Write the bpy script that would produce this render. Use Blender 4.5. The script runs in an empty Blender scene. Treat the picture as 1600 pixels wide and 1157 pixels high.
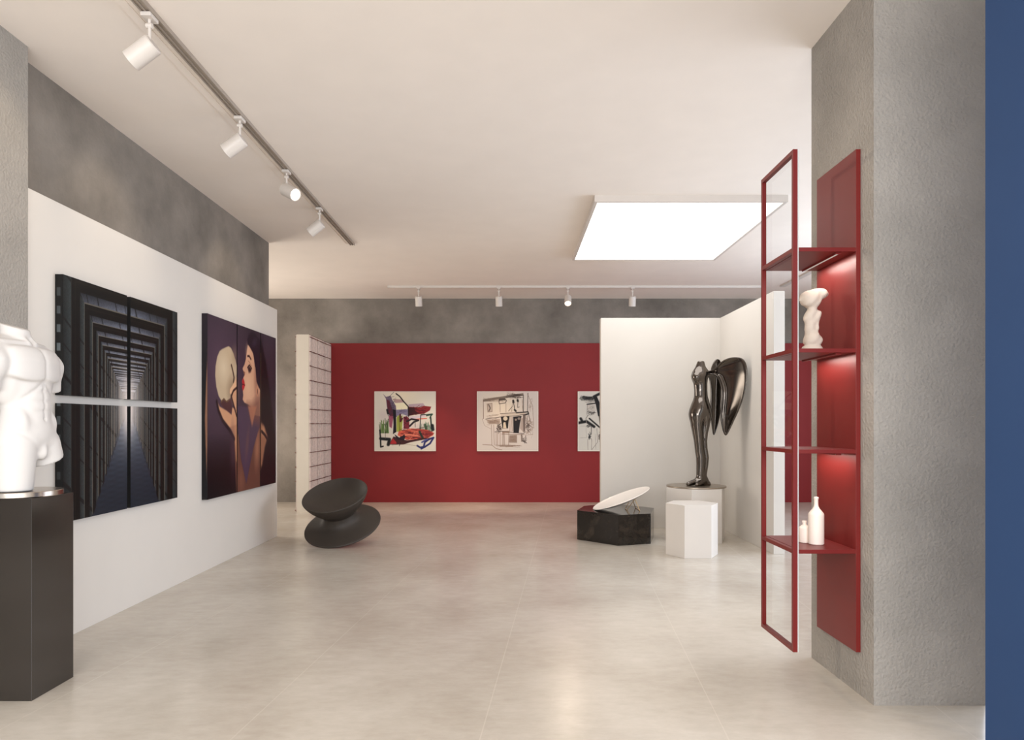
import bpy, bmesh, math, random
import numpy as np
from mathutils import Vector, Matrix, Quaternion
random.seed(7)
rng = np.random.default_rng(7)
SC = bpy.context.scene
C = SC.collection
PI = math.pi

# ------------------------------------------------------------------ camera
cam_d = bpy.data.cameras.new('camera')
cam_d.lens = 24.0; cam_d.sensor_width = 36.0; cam_d.sensor_fit = 'HORIZONTAL'
cam_d.shift_x = 0.0019; cam_d.shift_y = 0.0528
cam_d.clip_start = 0.05; cam_d.clip_end = 100
cam = bpy.data.objects.new('camera', cam_d); C.objects.link(cam)
cam.location = (0, 0, 1.4); cam.rotation_euler = (PI/2, 0, 0)
SC.camera = cam

# ------------------------------------------------------------------ world, big lights, exposure
def lin(c):
    out = []
    for v in c:
        v = v/255.0
        out.append(v/12.92 if v <= 0.04045 else ((v+0.055)/1.055)**2.4)
    return tuple(out)
w = bpy.data.worlds.new('world'); SC.world = w; w.use_nodes = True
bg = w.node_tree.nodes['Background']
bg.inputs['Color'].default_value = (0.90, 0.95, 1.0, 1); bg.inputs['Strength'].default_value = 1.0
def area_light(name, loc, rot, sx, sy, energy, color):
    d = bpy.data.lights.new(name, 'AREA'); d.shape = 'RECTANGLE'; d.size = sx; d.size_y = sy
    d.energy = energy; d.color = color
    o = bpy.data.objects.new(name, d); C.objects.link(o); o.location = loc; o.rotation_euler = rot
    return o
area_light('daylight_front', (-0.4, -1.7, 2.1), (math.radians(62), 0, 0), 6.5, 2.8, 400, (0.97, 0.98, 1.0))  # unseen daylight from behind the camera, tilted down to brighten the floor
area_light('daylight_side', (6.3, 6.2, 1.9), (PI/2, 0, PI/2), 6.0, 2.8, 330, (0.70, 0.82, 1.0))
area_light('fill_left', (-5.8, 9.9, 1.7), (PI/2, 0, -PI/2), 2.6, 2.4, 120, (1.0, 0.93, 0.84))  # unseen warm fill added to brighten the rear ceiling and back zone
SC.view_settings.view_transform = 'Standard'; SC.view_settings.look = 'None'
SC.view_settings.exposure = 0.09; SC.view_settings.gamma = 1.0
SC.view_settings.use_curve_mapping = False
SC.cycles.max_bounces = 10; SC.cycles.diffuse_bounces = 6; SC.cycles.transparent_max_bounces = 12
SC.cycles.use_denoising = True
SC.cycles.caustics_reflective = False; SC.cycles.caustics_refractive = False
SC.cycles.sample_clamp_indirect = 6.0

# ------------------------------------------------------------------ materials
def new_mat(name):
    m = bpy.data.materials.new(name); m.use_nodes = True
    return m, m.node_tree, m.node_tree.nodes['Principled BSDF']
def mat(name, rgb, rough=0.5, metal=0.0, spec=0.5, var=0.0, scale=6.0, bump=0.0, bscale=60.0, coat=0.0):
    m, t, b = new_mat(name)
    col = lin(rgb)
    b.inputs['Roughness'].default_value = rough; b.inputs['Metallic'].default_value = metal
    b.inputs['Specular IOR Level'].default_value = spec
    b.inputs['Coat Weight'].default_value = coat; b.inputs['Coat Roughness'].default_value = 0.05
    b.inputs['Base Color'].default_value = (*col, 1)
    tc = t.nodes.new('ShaderNodeTexCoord')
    if var > 0:
        n = t.nodes.new('ShaderNodeTexNoise'); n.inputs['Scale'].default_value = scale; n.inputs['Detail'].default_value = 5
        t.links.new(tc.outputs['Object'], n.inputs['Vector'])
        r = t.nodes.new('ShaderNodeValToRGB')
        r.color_ramp.elements[0].position = 0.3; r.color_ramp.elements[1].position = 0.7
        r.color_ramp.elements[0].color = tuple(c*(1-var) for c in col) + (1,)
        r.color_ramp.elements[1].color = tuple(min(1, c*(1+var)) for c in col) + (1,)
        t.links.new(n.outputs['Fac'], r.inputs['Fac']); t.links.new(r.outputs['Color'], b.inputs['Base Color'])
    if bump > 0:
        n2 = t.nodes.new('ShaderNodeTexNoise'); n2.inputs['Scale'].default_value = bscale; n2.inputs['Detail'].default_value = 3
        t.links.new(tc.outputs['Object'], n2.inputs['Vector'])
        bp = t.nodes.new('ShaderNodeBump'); bp.inputs['Strength'].default_value = bump; bp.inputs['Distance'].default_value = 0.01
        t.links.new(n2.outputs['Fac'], bp.inputs['Height']); t.links.new(bp.outputs['Normal'], b.inputs['Normal'])
    return m
def emit(name, rgb, strength):
    m = bpy.data.materials.new(name); m.use_nodes = True; t = m.node_tree
    t.nodes.remove(t.nodes['Principled BSDF'])
    e = t.nodes.new('ShaderNodeEmission'); e.inputs['Color'].default_value = (*lin(rgb), 1); e.inputs['Strength'].default_value = strength
    t.links.new(e.outputs[0], t.nodes['Material Output'].inputs[0])
    return m
def concrete(name, dark, light, bump=0.35, bscale=38):
    m, t, b = new_mat(name)
    tc = t.nodes.new('ShaderNodeTexCoord')
    n = t.nodes.new('ShaderNodeTexNoise'); n.inputs['Scale'].default_value = 1.3; n.inputs['Detail'].default_value = 8; n.inputs['Roughness'].default_value = 0.62
    t.links.new(tc.outputs['Object'], n.inputs['Vector'])
    r = t.nodes.new('ShaderNodeValToRGB')
    r.color_ramp.elements[0].position = 0.28; r.color_ramp.elements[1].position = 0.72
    r.color_ramp.elements[0].color = (*lin(dark), 1); r.color_ramp.elements[1].color = (*lin(light), 1)
    t.links.new(n.outputs['Fac'], r.inputs['Fac'])
    # small pits
    v = t.nodes.new('ShaderNodeTexVoronoi'); v.inputs['Scale'].default_value = 26
    t.links.new(tc.outputs['Object'], v.inputs['Vector'])
    pr = t.nodes.new('ShaderNodeValToRGB'); pr.color_ramp.elements[0].position = 0.03; pr.color_ramp.elements[1].position = 0.09
    pr.color_ramp.elements[0].color = (0.86, 0.86, 0.86, 1); pr.color_ramp.elements[1].color = (1, 1, 1, 1)
    t.links.new(v.outputs['Distance'], pr.inputs['Fac'])
    mx = t.nodes.new('ShaderNodeMix'); mx.data_type = 'RGBA'; mx.blend_type = 'MULTIPLY'; mx.inputs[0].default_value = 1
    t.links.new(r.outputs['Color'], mx.inputs[6]); t.links.new(pr.outputs['Color'], mx.inputs[7])
    t.links.new(mx.outputs[2], b.inputs['Base Color'])
    b.inputs['Roughness'].default_value = 0.85; b.inputs['Specular IOR Level'].default_value = 0.2
    n2 = t.nodes.new('ShaderNodeTexNoise'); n2.inputs['Scale'].default_value = bscale; n2.inputs['Detail'].default_value = 6
    t.links.new(tc.outputs['Object'], n2.inputs['Vector'])
    bp = t.nodes.new('ShaderNodeBump'); bp.inputs['Strength'].default_value = bump; bp.inputs['Distance'].default_value = 0.012
    t.links.new(n2.outputs['Fac'], bp.inputs['Height']); t.links.new(bp.outputs['Normal'], b.inputs['Normal'])
    return m
def floor_mat():
    m, t, b = new_mat('polished_stone')
    tc = t.nodes.new('ShaderNodeTexCoord')
    n = t.nodes.new('ShaderNodeTexNoise'); n.inputs['Scale'].default_value = 1.1; n.inputs['Detail'].default_value = 9; n.inputs['Roughness'].default_value = 0.6
    t.links.new(tc.outputs['Object'], n.inputs['Vector'])
    mp = t.nodes.new('ShaderNodeMapping'); mp.inputs['Scale'].default_value = (4, 9, 1); mp.inputs['Rotation'].default_value = (0, 0, math.radians(5))
    t.links.new(tc.outputs['Object'], mp.inputs['Vector'])
    n2 = t.nodes.new('ShaderNodeTexNoise'); n2.inputs['Scale'].default_value = 2.0; n2.inputs['Detail'].default_value = 9; n2.inputs['Roughness'].default_value = 0.7
    t.links.new(mp.outputs[0], n2.inputs['Vector'])
    ad = t.nodes.new('ShaderNodeMath'); ad.operation = 'MULTIPLY_ADD'; ad.inputs[1].default_value = 0.70
    t.links.new(n.outputs['Fac'], ad.inputs[0])
    m2 = t.nodes.new('ShaderNodeMath'); m2.operation = 'MULTIPLY'; m2.inputs[1].default_value = 0.30
    t.links.new(n2.outputs['Fac'], m2.inputs[0]); t.links.new(m2.outputs[0], ad.inputs[2])
    r = t.nodes.new('ShaderNodeValToRGB'); r.color_ramp.elements[0].position = 0.34; r.color_ramp.elements[1].position = 0.66
    r.color_ramp.elements[0].color = (*lin((178, 168, 154)), 1); r.color_ramp.elements[1].color = (*lin((206, 198, 186)), 1)
    t.links.new(ad.outputs[0], r.inputs['Fac'])
    # faint pale joints between long slabs laid five degrees off the room
    mp2 = t.nodes.new('ShaderNodeMapping'); mp2.vector_type = 'TEXTURE'
    mp2.inputs['Rotation'].default_value = (0, 0, math.radians(-5.1)); mp2.inputs['Location'].default_value = (-0.184, 0, 0)
    t.links.new(tc.outputs['Object'], mp2.inputs['Vector'])
    sx = t.nodes.new('ShaderNodeSeparateXYZ'); t.links.new(mp2.outputs[0], sx.inputs[0])
    mo = t.nodes.new('ShaderNodeMath'); mo.operation = 'PINGPONG'; mo.inputs[1].default_value = 0.55
    t.links.new(sx.outputs['X'], mo.inputs[0])
    lt = t.nodes.new('ShaderNodeMath'); lt.operation = 'LESS_THAN'; lt.inputs[1].default_value = 0.003
    t.links.new(mo.outputs[0], lt.inputs[0])
    l2 = t.nodes.new('ShaderNodeMath'); l2.operation = 'MULTIPLY'; l2.inputs[1].default_value = 0.24
    t.links.new(lt.outputs[0], l2.inputs[0])
    mx = t.nodes.new('ShaderNodeMix'); mx.data_type = 'RGBA'; mx.inputs[7].default_value = (*lin((222, 213, 200)), 1)
    t.links.new(l2.outputs[0], mx.inputs[0]); t.links.new(r.outputs['Color'], mx.inputs[6])
    t.links.new(mx.outputs[2], b.inputs['Base Color'])
    b.inputs['Roughness'].default_value = 0.24
    b.inputs['Specular IOR Level'].default_value = 0.5
    return m
def marble_mat():
    m, t, b = new_mat('black_marble')
    tc = t.nodes.new('ShaderNodeTexCoord')
    n = t.nodes.new('ShaderNodeTexNoise'); n.inputs['Scale'].default_value = 5; n.inputs['Detail'].default_value = 10; n.inputs['Roughness'].default_value = 0.7; n.inputs['Distortion'].default_value = 1.2
    t.links.new(tc.outputs['Object'], n.inputs['Vector'])
    r = t.nodes.new('ShaderNodeValToRGB')
    r.color_ramp.elements[0].position = 0.35; r.color_ramp.elements[1].position = 0.75
    r.color_ramp.elements[0].color = (*lin((24, 21, 19)), 1); r.color_ramp.elements[1].color = (*lin((66, 56, 47)), 1)
    e = r.color_ramp.elements.new(0.55); e.color = (*lin((38, 33, 29)), 1)
    t.links.new(n.outputs['Fac'], r.inputs['Fac']); t.links.new(r.outputs['Color'], b.inputs['Base Color'])
    b.inputs['Roughness'].default_value = 0.08
    return m
def glass_mat():
    m = bpy.data.materials.new('clear_glass'); m.use_nodes = True; t = m.node_tree
    t.nodes.remove(t.nodes['Principled BSDF'])
    tr = t.nodes.new('ShaderNodeBsdfTransparent'); tr.inputs['Color'].default_value = (0.965, 0.975, 0.98, 1)
    gl = t.nodes.new('ShaderNodeBsdfGlossy'); gl.inputs['Roughness'].default_value = 0.02
    lw = t.nodes.new('ShaderNodeLayerWeight'); pw = t.nodes.new('ShaderNodeMath'); pw.operation = 'POWER'; pw.inputs[1].default_value = 5
    t.links.new(lw.outputs['Facing'], pw.inputs[0])
    fr = t.nodes.new('ShaderNodeMath'); fr.operation = 'MULTIPLY_ADD'; fr.inputs[1].default_value = 0.5; fr.inputs[2].default_value = 0.012
    t.links.new(pw.outputs[0], fr.inputs[0])
    mx = t.nodes.new('ShaderNodeMixShader')
    t.links.new(fr.outputs[0], mx.inputs[0]); t.links.new(tr.outputs[0], mx.inputs[1]); t.links.new(gl.outputs[0], mx.inputs[2])
    t.links.new(mx.outputs[0], t.nodes['Material Output'].inputs[0])
    return m
def attr_mat(name, rough=0.5, spec=0.3):
    m, t, b = new_mat(name)
    a = t.nodes.new('ShaderNodeAttribute'); a.attribute_name = 'art'
    t.links.new(a.outputs['Color'], b.inputs['Base Color'])
    b.inputs['Roughness'].default_value = rough; b.inputs['Specular IOR Level'].default_value = spec
    return m
M = dict(
    ceiling=mat('ceiling_paint', (240, 231, 222), 0.9, spec=0.1, var=0.015, scale=3),
    white_wall=mat('white_wall_paint', (214, 208, 200), 0.75, spec=0.25, var=0.01, scale=3),
    concrete=concrete('grey_concrete', (102, 96, 89), (146, 138, 129)),
    concrete_pier=concrete('pier_concrete', (142, 137, 130), (170, 164, 156), bump=0.75, bscale=62),
    red_wall=mat('red_wall_paint', (129, 30, 31), 0.55, spec=0.3, var=0.05, scale=1.2),
    blue=mat('blue_paint', (44, 69, 108), 0.7, spec=0.2, var=0.03, scale=2),
    floor=floor_mat(),
    marble=marble_mat(),
    glass=glass_mat(),
    glass_edge=mat('glass_edge', (196, 197, 195), 0.2),
    red_metal=mat('red_lacquered_metal', (112, 29, 26), 0.4, spec=0.4, var=0.03, scale=4),
    white_metal=mat('white_metal', (208, 200, 192), 0.4, var=0.01),
    taupe=mat('taupe_rail', (158, 146, 134), 0.5, var=0.03),
    plaster=mat('white_plaster', (206, 202, 198), 0.6, spec=0.25, var=0.01, scale=8, bump=0.02),
    plinth_white=mat('white_lacquer', (214, 207, 199), 0.45, spec=0.4, var=0.01),
    black_gloss=mat('dark_brown_gloss', (46, 41, 37), 0.12, spec=0.6, var=0.08, scale=3),
    steel=mat('brushed_metal', (196, 184, 172), 0.22, metal=1.0, var=0.04),
    chrome=mat('dark_chrome', (106, 99, 93), 0.15, metal=1.0, var=0.04),
    plate=mat('dark_metal_plate', (168, 156, 142), 0.3, metal=0.9, var=0.05),
    chair=mat('charcoal_plastic', (60, 53, 47), 0.55, spec=0.35, var=0.03, scale=5, bump=0.04, bscale=250),
    clay=mat('unglazed_clay', (206, 192, 178), 0.85, spec=0.15, var=0.06, scale=12, bump=0.12, bscale=45),
    bottle=mat('matt_white_ceramic', (240, 226, 214), 0.5, var=0.01),
    dish=mat('white_ceramic', (236, 228, 220), 0.25, var=0.01),
    brass=mat('brass_wire', (190, 160, 120), 0.3, metal=1.0, var=0.02),
    reed=mat('pale_reed', (236, 222, 214), 0.8, var=0.12, scale=30),
    cord=mat('brown_cord', (120, 78, 66), 0.9, var=0.1, scale=40),
    reed_back=mat('screen_core', (206, 197, 183), 0.8, var=0.01),
    shade_gap=mat('reed_gap_shade', (112, 74, 64), 0.9, var=0.08, scale=20),  # brown sheet behind the reeds, painted to read as shade in the gaps
    canvas_white=mat('canvas_edge', (226, 216, 202), 0.7, var=0.01),
    canvas_dark=mat('dark_canvas_edge', (16, 15, 15), 0.45, var=0.02),
    art=attr_mat('printed_picture', 0.55, 0.25),
    art_gloss=attr_mat('glossy_printed_picture', 0.38, 0.22),
    panel_glow=emit('luminous_panel', (255, 252, 248), 1.9),
    lamp_glow=emit('lamp_lens', (255, 240, 220), 9.0),
    led_glow=emit('led_strip', (255, 236, 222), 0.5),
    art_edge=attr_mat('picture_edge', 0.5, 0.3),
)

# ------------------------------------------------------------------ mesh helpers
class MB:
    def __init__(s): s.v = []; s.f = []; s.mi = []
    def add(s, verts, faces, mi=0, mtx=None):
        o = len(s.v)
        for p in verts:
            p = Vector(p)
            s.v.append(tuple(mtx @ p if mtx is not None else p))
        for f in faces: s.f.append([i+o for i in f]); s.mi.append(mi)
        return s
    def box(s, x0, x1, y0, y1, z0, z1, mi=0, mtx=None):
        return s.add([(x0,y0,z0),(x1,y0,z0),(x1,y1,z0),(x0,y1,z0),(x0,y0,z1),(x1,y0,z1),(x1,y1,z1),(x0,y1,z1)],
                     [(0,3,2,1),(4,5,6,7),(0,1,5,4),(1,2,6,5),(2,3,7,6),(3,0,4,7)], mi, mtx)
    def prism(s, pts, z0, z1, mi=0, mtx=None):
        n = len(pts)
        v = [(x,y,z0) for x,y in pts] + [(x,y,z1) for x,y in pts]
        f = [tuple(range(n-1,-1,-1)), tuple(range(n,2*n))] + [(i,(i+1)%n,n+(i+1)%n,n+i) for i in range(n)]
        return s.add(v, f, mi, mtx)
    def lathe(s, prof, seg=48, mi=0, mtx=None, closed=False):
        v = []; rows = []
        for r, z in prof:
            if r < 1e-6: rows.append([len(v)]); v.append((0,0,z))
            else:
                rows.append(list(range(len(v), len(v)+seg)))
                v += [(r*math.cos(2*PI*i/seg), r*math.sin(2*PI*i/seg), z) for i in range(seg)]
        f = []
        pairs = list(zip(rows[:-1], rows[1:])) + ([(rows[-1], rows[0])] if closed else [])
        for a, b in pairs:
            for i in range(seg):
                j = (i+1) % seg
                if len(a) == 1 and len(b) == 1: continue
                if len(a) == 1: f.append((a[0], b[j], b[i]))
                elif len(b) == 1: f.append((a[i], a[j], b[0]))
                else: f.append((a[i], a[j], b[j], b[i]))
        return s.add(v, f, mi, mtx)
    def tube(s, p, q, r, seg=10, mi=0):
        p = Vector(p); q = Vector(q); d = q-p
        m = Matrix.Translation(p) @ d.to_track_quat('Z', 'Y').to_matrix().to_4x4()
        L = d.length
        return s.lathe([(0,0),(r,0),(r,L),(0,L)], seg, mi, m)
    def build(s, name, mats, parent=None, smooth=False, bevel=0.0, loc=None, seg=2):
        me = bpy.data.meshes.new(name)
        me.from_pydata(s.v, [], s.f)
        for m in (mats if isinstance(mats, (list, tuple)) else [mats]): me.materials.append(m)
        me.polygons.foreach_set('material_index', s.mi)
        bm = bmesh.new(); bm.from_mesh(me); bmesh.ops.recalc_face_normals(bm, faces=bm.faces); bm.to_mesh(me); bm.free()
        o = bpy.data.objects.new(name, me); C.objects.link(o)
        if parent: o.parent = parent
        if loc: o.location = loc
        if smooth:
            me.polygons.foreach_set('use_smooth', [True]*len(me.polygons))
            try: me.set_sharp_from_angle(angle=math.radians(38))
            except Exception: pass
        if bevel > 0:
            b = o.modifiers.new('bevel', 'BEVEL'); b.width = bevel; b.segments = seg; b.limit_method = 'ANGLE'
        return o
def struct(o): o['kind'] = 'structure'; return o
def tag(o, label, cat, group=None):
    o['label'] = label; o['category'] = cat
    if group: o['group'] = group
    return o
def thing(name, label, cat, loc=(0,0,0), rz=0.0, group=None):
    o = bpy.data.objects.new(name, None); C.objects.link(o)
    o.empty_display_size = 0.1; o.location = loc; o.rotation_euler = (0,0,rz)
    return tag(o, label, cat, group)
def box_obj(name, m, x0, x1, y0, y1, z0, z1, parent=None, bevel=0.0):
    cx, cy = (x0+x1)/2, (y0+y1)/2
    if parent is not None: return MB().box(x0,x1,y0,y1,z0,z1).build(name, m, parent, bevel=bevel)
    return MB().box(x0-cx,x1-cx,y0-cy,y1-cy,0,z1-z0).build(name, m, None, bevel=bevel, loc=(cx,cy,z0))
def copy_tree(o, parent=None):
    c = o.copy(); C.objects.link(c); c.parent = parent
    for ch in list(o.children): copy_tree(ch, c)
    return c

# smooth implicit surfaces meshed with surface nets
def surface_nets(f, lo, hi, h):
    lo = np.array(lo, float); hi = np.array(hi, float)
    n = np.ceil((hi-lo)/h).astype(int)+1
    ax = [lo[i]+h*np.arange(n[i]) for i in range(3)]
    X, Y, Z = np.meshgrid(*ax, indexing='ij')
    V = f(X, Y, Z)
    ins = V < 0
    cs = [(i,j,k) for i in (0,1) for j in (0,1) for k in (0,1)]
    sl = lambda c: tuple(slice(c[a], n[a]-1+c[a]) for a in range(3))
    cnt = np.zeros(n-1); acc = np.zeros((*(n-1), 3))
    for a in cs:
        for ax_ in range(3):
            if a[ax_] == 1: continue
            b = list(a); b[ax_] = 1; b = tuple(b)
            va, vb = V[sl(a)], V[sl(b)]
            cr = (va < 0) != (vb < 0)
            t = np.where(cr, va/np.where(cr, va-vb, 1), 0)
            for d in range(3):
                acc[..., d] += np.where(cr, a[d] + (t if d == ax_ else 0), 0)
            cnt += cr
    act = cnt > 0
    idx = -np.ones(n-1, int); idx[act] = np.arange(act.sum())
    I = np.argwhere(act)
    P = lo + h*(I + acc[act]/cnt[act][:, None])
    quads = []
    for d in range(3):
        e0 = [slice(1, n[a]-1) for a in range(3)]; e0[d] = slice(0, n[d]-1)
        e1 = list(e0); e1[d] = slice(1, n[d])
        s0, s1 = ins[tuple(e0)], ins[tuple(e1)]
        cr = s0 != s1
        base = np.argwhere(cr)
        off = np.array([1 if a != d else 0 for a in range(3)])
        g = base + off
        u, v_ = [(1,2),(2,0),(0,1)][d]
        def cell(du, dv):
            q = g.copy(); q[:, u] -= du; q[:, v_] -= dv
            return idx[q[:,0], q[:,1], q[:,2]]
        q = np.stack([cell(1,1), cell(0,1), cell(0,0), cell(1,0)], 1)
        flip = ~s0[cr]
        q[flip] = q[flip][:, ::-1]
        quads.append(q)
    return P, np.concatenate(quads)
def np_mesh(name, P, Q, m, parent=None, loc=None):
    me = bpy.data.meshes.new(name)
    me.from_pydata(P.tolist(), [], Q.tolist())
    me.materials.append(m)
    me.polygons.foreach_set('use_smooth', [True]*len(me.polygons))
    o = bpy.data.objects.new(name, me); C.objects.link(o)
    if parent: o.parent = parent
    if loc: o.location = loc
    return o
def smin(a, b, k):
    h = np.clip(0.5+0.5*(b-a)/k, 0, 1)
    return b*(1-h)+a*h - k*h*(1-h)
def smax(a, b, k): return -smin(-a, -b, k)
def ell(X, Y, Z, c, r):
    x, y, z = X-c[0], Y-c[1], Z-c[2]
    k0 = np.sqrt((x/r[0])**2+(y/r[1])**2+(z/r[2])**2)
    k1 = np.sqrt((x/r[0]**2)**2+(y/r[1]**2)**2+(z/r[2]**2)**2)+1e-9
    return k0*(k0-1)/k1
def cap(X, Y, Z, a, b, ra, rb):
    a = np.array(a, float); b = np.array(b, float); d = b-a
    t = np.clip(((X-a[0])*d[0]+(Y-a[1])*d[1]+(Z-a[2])*d[2])/d.dot(d), 0, 1)
    return np.sqrt((X-a[0]-t*d[0])**2+(Y-a[1]-t*d[1])**2+(Z-a[2]-t*d[2])**2) - (ra+(rb-ra)*t)

# ------------------------------------------------------------------ the room
H = 3.65; YB = 12.24
struct(box_obj('floor', M['floor'], -6, 6.5, -2, YB+0.3, -0.1, 0))
struct(box_obj('ceiling', M['ceiling'], -6, 6.5, -2, YB+0.3, H, H+0.1))
struct(box_obj('wall_back', M['concrete'], -6, 6.5, YB, YB+0.3, 0, H))
struct(box_obj('wall_back_panel', M['red_wall'], -3.55, 5.6, YB-0.04, YB, 0, 2.845))
struct(box_obj('wall_left', M['concrete'], -6.2, -6, -2, YB+0.3, 0, H))
struct(box_obj('wall_right', M['white_wall'], 6.5, 6.7, -2, YB+0.3, 0, H))
struct(box_obj('wall_left_partition', M['concrete'], -3.25, -2.997, 4.07, 8.48, 0, H))
struct(box_obj('wall_left_panel', M['white_wall'], -2.997, -2.9, 4.07, 8.50, 0, 2.823, bevel=0.002))
struct(box_obj('wall_left_pier', M['concrete_pier'], -3.45, -2.874, 3.36, 4.07, 0, H))
struct(box_obj('wall_right_pier', M['concrete_pier'], 1.807, 2.362, 3.392, 4.093, 0, H))
struct(box_obj('wall_right_blue', M['blue'], 1.81, 2.9, 1.7, 2.6, 0, H))
# the white L-shaped partition of the alcove
struct(box_obj('wall_alcove_back', M['white_wall'], 1.223, 2.95, 9.19, 9.31, 0, 2.83, bevel=0.002))
struct(box_obj('wall_alcove_side', M['white_wall'], 2.83, 2.95, 7.33, 9.19, 0, 2.83, bevel=0.002))

# ------------------------------------------------------------------ ceiling light panel
cp = thing('ceiling_light_panel', 'large square luminous ceiling panel with thin pale frame above the alcove', 'ceiling light', (1.78, 7.905, H))
fw, fd, lip, dep = 1.84, 2.35, 0.03, 0.067
fm = MB()
x0, x1, y0, y1 = -fw/2-lip, fw/2+lip, -fd/2-lip, fd/2+lip
fm.box(x0, x1, y0, y0+lip, -dep, 0).box(x0, x1, y1-lip, y1, -dep, 0).box(x0, x0+lip, y0+lip, y1-lip, -dep, 0).box(x1-lip, x1, y0+lip, y1-lip, -dep, 0)
fm.build('frame', M['white_metal'], cp)
MB().box(-fw/2, fw/2, -fd/2, fd/2, -dep+0.006, -0.005).build('diffuser', M['panel_glow'], cp)
ld = bpy.data.lights.new('panel_light', 'AREA'); ld.shape = 'RECTANGLE'; ld.size = fw; ld.size_y = fd; ld.energy = 22; ld.color = (0.97, 0.98, 1.0)
lo_ = bpy.data.objects.new('panel_light', ld); C.objects.link(lo_); lo_.parent = cp; lo_.location = (0, 0, -dep-0.01)

# ------------------------------------------------------------------ tracks
t1 = thing('lighting_track', 'long pale lighting track running away along the left ceiling', 'lighting track', (-1.965, 5.5, H))
MB().box(-0.129, -0.075, -3.0, 3.01, -0.006, 0).box(-0.129, 0.035, 3.01, 3.05, -0.006, 0).build('trim_flange', M['ceiling'], t1)
rl = MB().box(-0.026, 0.034, -3.0, 3.0, -0.018, 0)
for xx in (-0.026, -0.003, 0.026): rl.box(xx, xx+0.008, -3.0, 3.0, -0.026, -0.018)
rl.build('rail', M['taupe'], t1)
t2 = thing('lighting_track', 'thin white lighting track across the ceiling before the red wall', 'lighting track', (1.0, 11.1, H))
MB().box(-2.98, 3.1, -0.02, 0.02, -0.035, 0).build('rail', M['white_metal'], t2, bevel=0.003)
MB().box(-2.99, -2.98, -0.022, 0.022, -0.037, 0).build('end_cap', M['white_metal'], t2)
t3 = thing('lighting_track', 'white lighting track seen through the red shelf glass, receding on the right ceiling', 'lighting track', (4.43, 8.8, H))
MB().box(-0.045, 0.045, -2.4, 2.3, -0.02, 0).build('rail', M['white_metal'], t3, bevel=0.003)

def make_spot(label):
    r = thing('track_spotlight', label, 'spotlight', (0,0,0), 0, 'track spotlights')
    MB().box(-0.028, 0.028, -0.045, 0.045, -0.022, 0).build('track_adapter', M['white_metal'], r, bevel=0.004)
    s = MB(); s.tube((0,0,-0.022), (0,0,-0.150), 0.0085, 12); s.tube((-0.016,0,-0.055), (0.016,0,-0.055), 0.014, 14)
    s.build('stem', M['white_metal'], r, smooth=True)
    h = MB().lathe([(0,0.03),(0.05,0.03),(0.056,0.024),(0.056,-0.128),(0.052,-0.13),(0.047,-0.126),(0.045,-0.108),(0.0,-0.108)], 40).build('lamp_housing', M['white_metal'], r, smooth=True)
    h.location = (0,0,-0.17); h.rotation_mode = 'QUATERNION'
    MB().lathe([(0,-0.1085),(0.0445,-0.1085),(0.043,-0.112),(0.0,-0.114)], 32).build('lens', M['lamp_glow'], h, smooth=True)
    d = bpy.data.lights.new('spot_light', 'SPOT'); d.spot_size = math.radians(62); d.spot_blend = 0.7; d.energy = 60; d.shadow_soft_size = 0.04; d.color = (1.0, 0.83, 0.62)
    l = bpy.data.objects.new('spot_light', d); C.objects.link(l); l.parent = h; l.location = (0,0,-0.125)
    return r
spot0 = make_spot('')
SPOTS = [
    ((-1.965, 3.72, H-0.024), (-.82, .05, -.57), 12, 75, 'large white cylinder spotlight nearest the camera on the left track'),
    ((-1.965, 4.963, H-0.024), (-.82, .05, -.57), 12, 75, 'white cylinder spotlight second from the camera on the left track'),
    ((-1.965, 6.00, H-0.024), (.75, -.44, -.46), 150, 60, 'white spotlight on the left track tilted rightward with its lit lens visible'),
    ((-1.965, 7.04, H-0.024), (-.80, .10, -.60), 12, 75, 'small white spotlight farthest along the left track, aimed left'),
    ((-1.488, 11.1, H-0.035), (.02, .21, -.98), 125, 50, 'small white spotlight above the colourful boat painting on the rear track'),
    ((-0.182, 11.1, H-0.035), (.02, .21, -.98), 125, 50, 'small white spotlight above the house drawing on the rear track'),
    ((0.941, 11.1, H-0.035), (-.05, -.62, -.78), 40, 74, 'small white spotlight on the rear track, lens glowing toward the camera'),
    ((1.99, 11.1, H-0.035), (.0, .2, -.98), 60, 50, 'small white spotlight above the alcove partition, rightmost on the rear track'),
]
for i, (loc, d, e, cone, lb) in enumerate(SPOTS):
    r = spot0 if i == 0 else copy_tree(spot0)
    r['label'] = lb; r.location = loc
    for ch in r.children:
        if ch.name.startswith('lamp_housing'):
            ch.rotation_quaternion = (-Vector(d)).normalized().to_track_quat('Z', 'Y')
            for g in ch.children:
                if g.type == 'LIGHT':
                    g.data = g.data.copy(); g.data.energy = e; g.data.spot_size = math.radians(cone)

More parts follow.
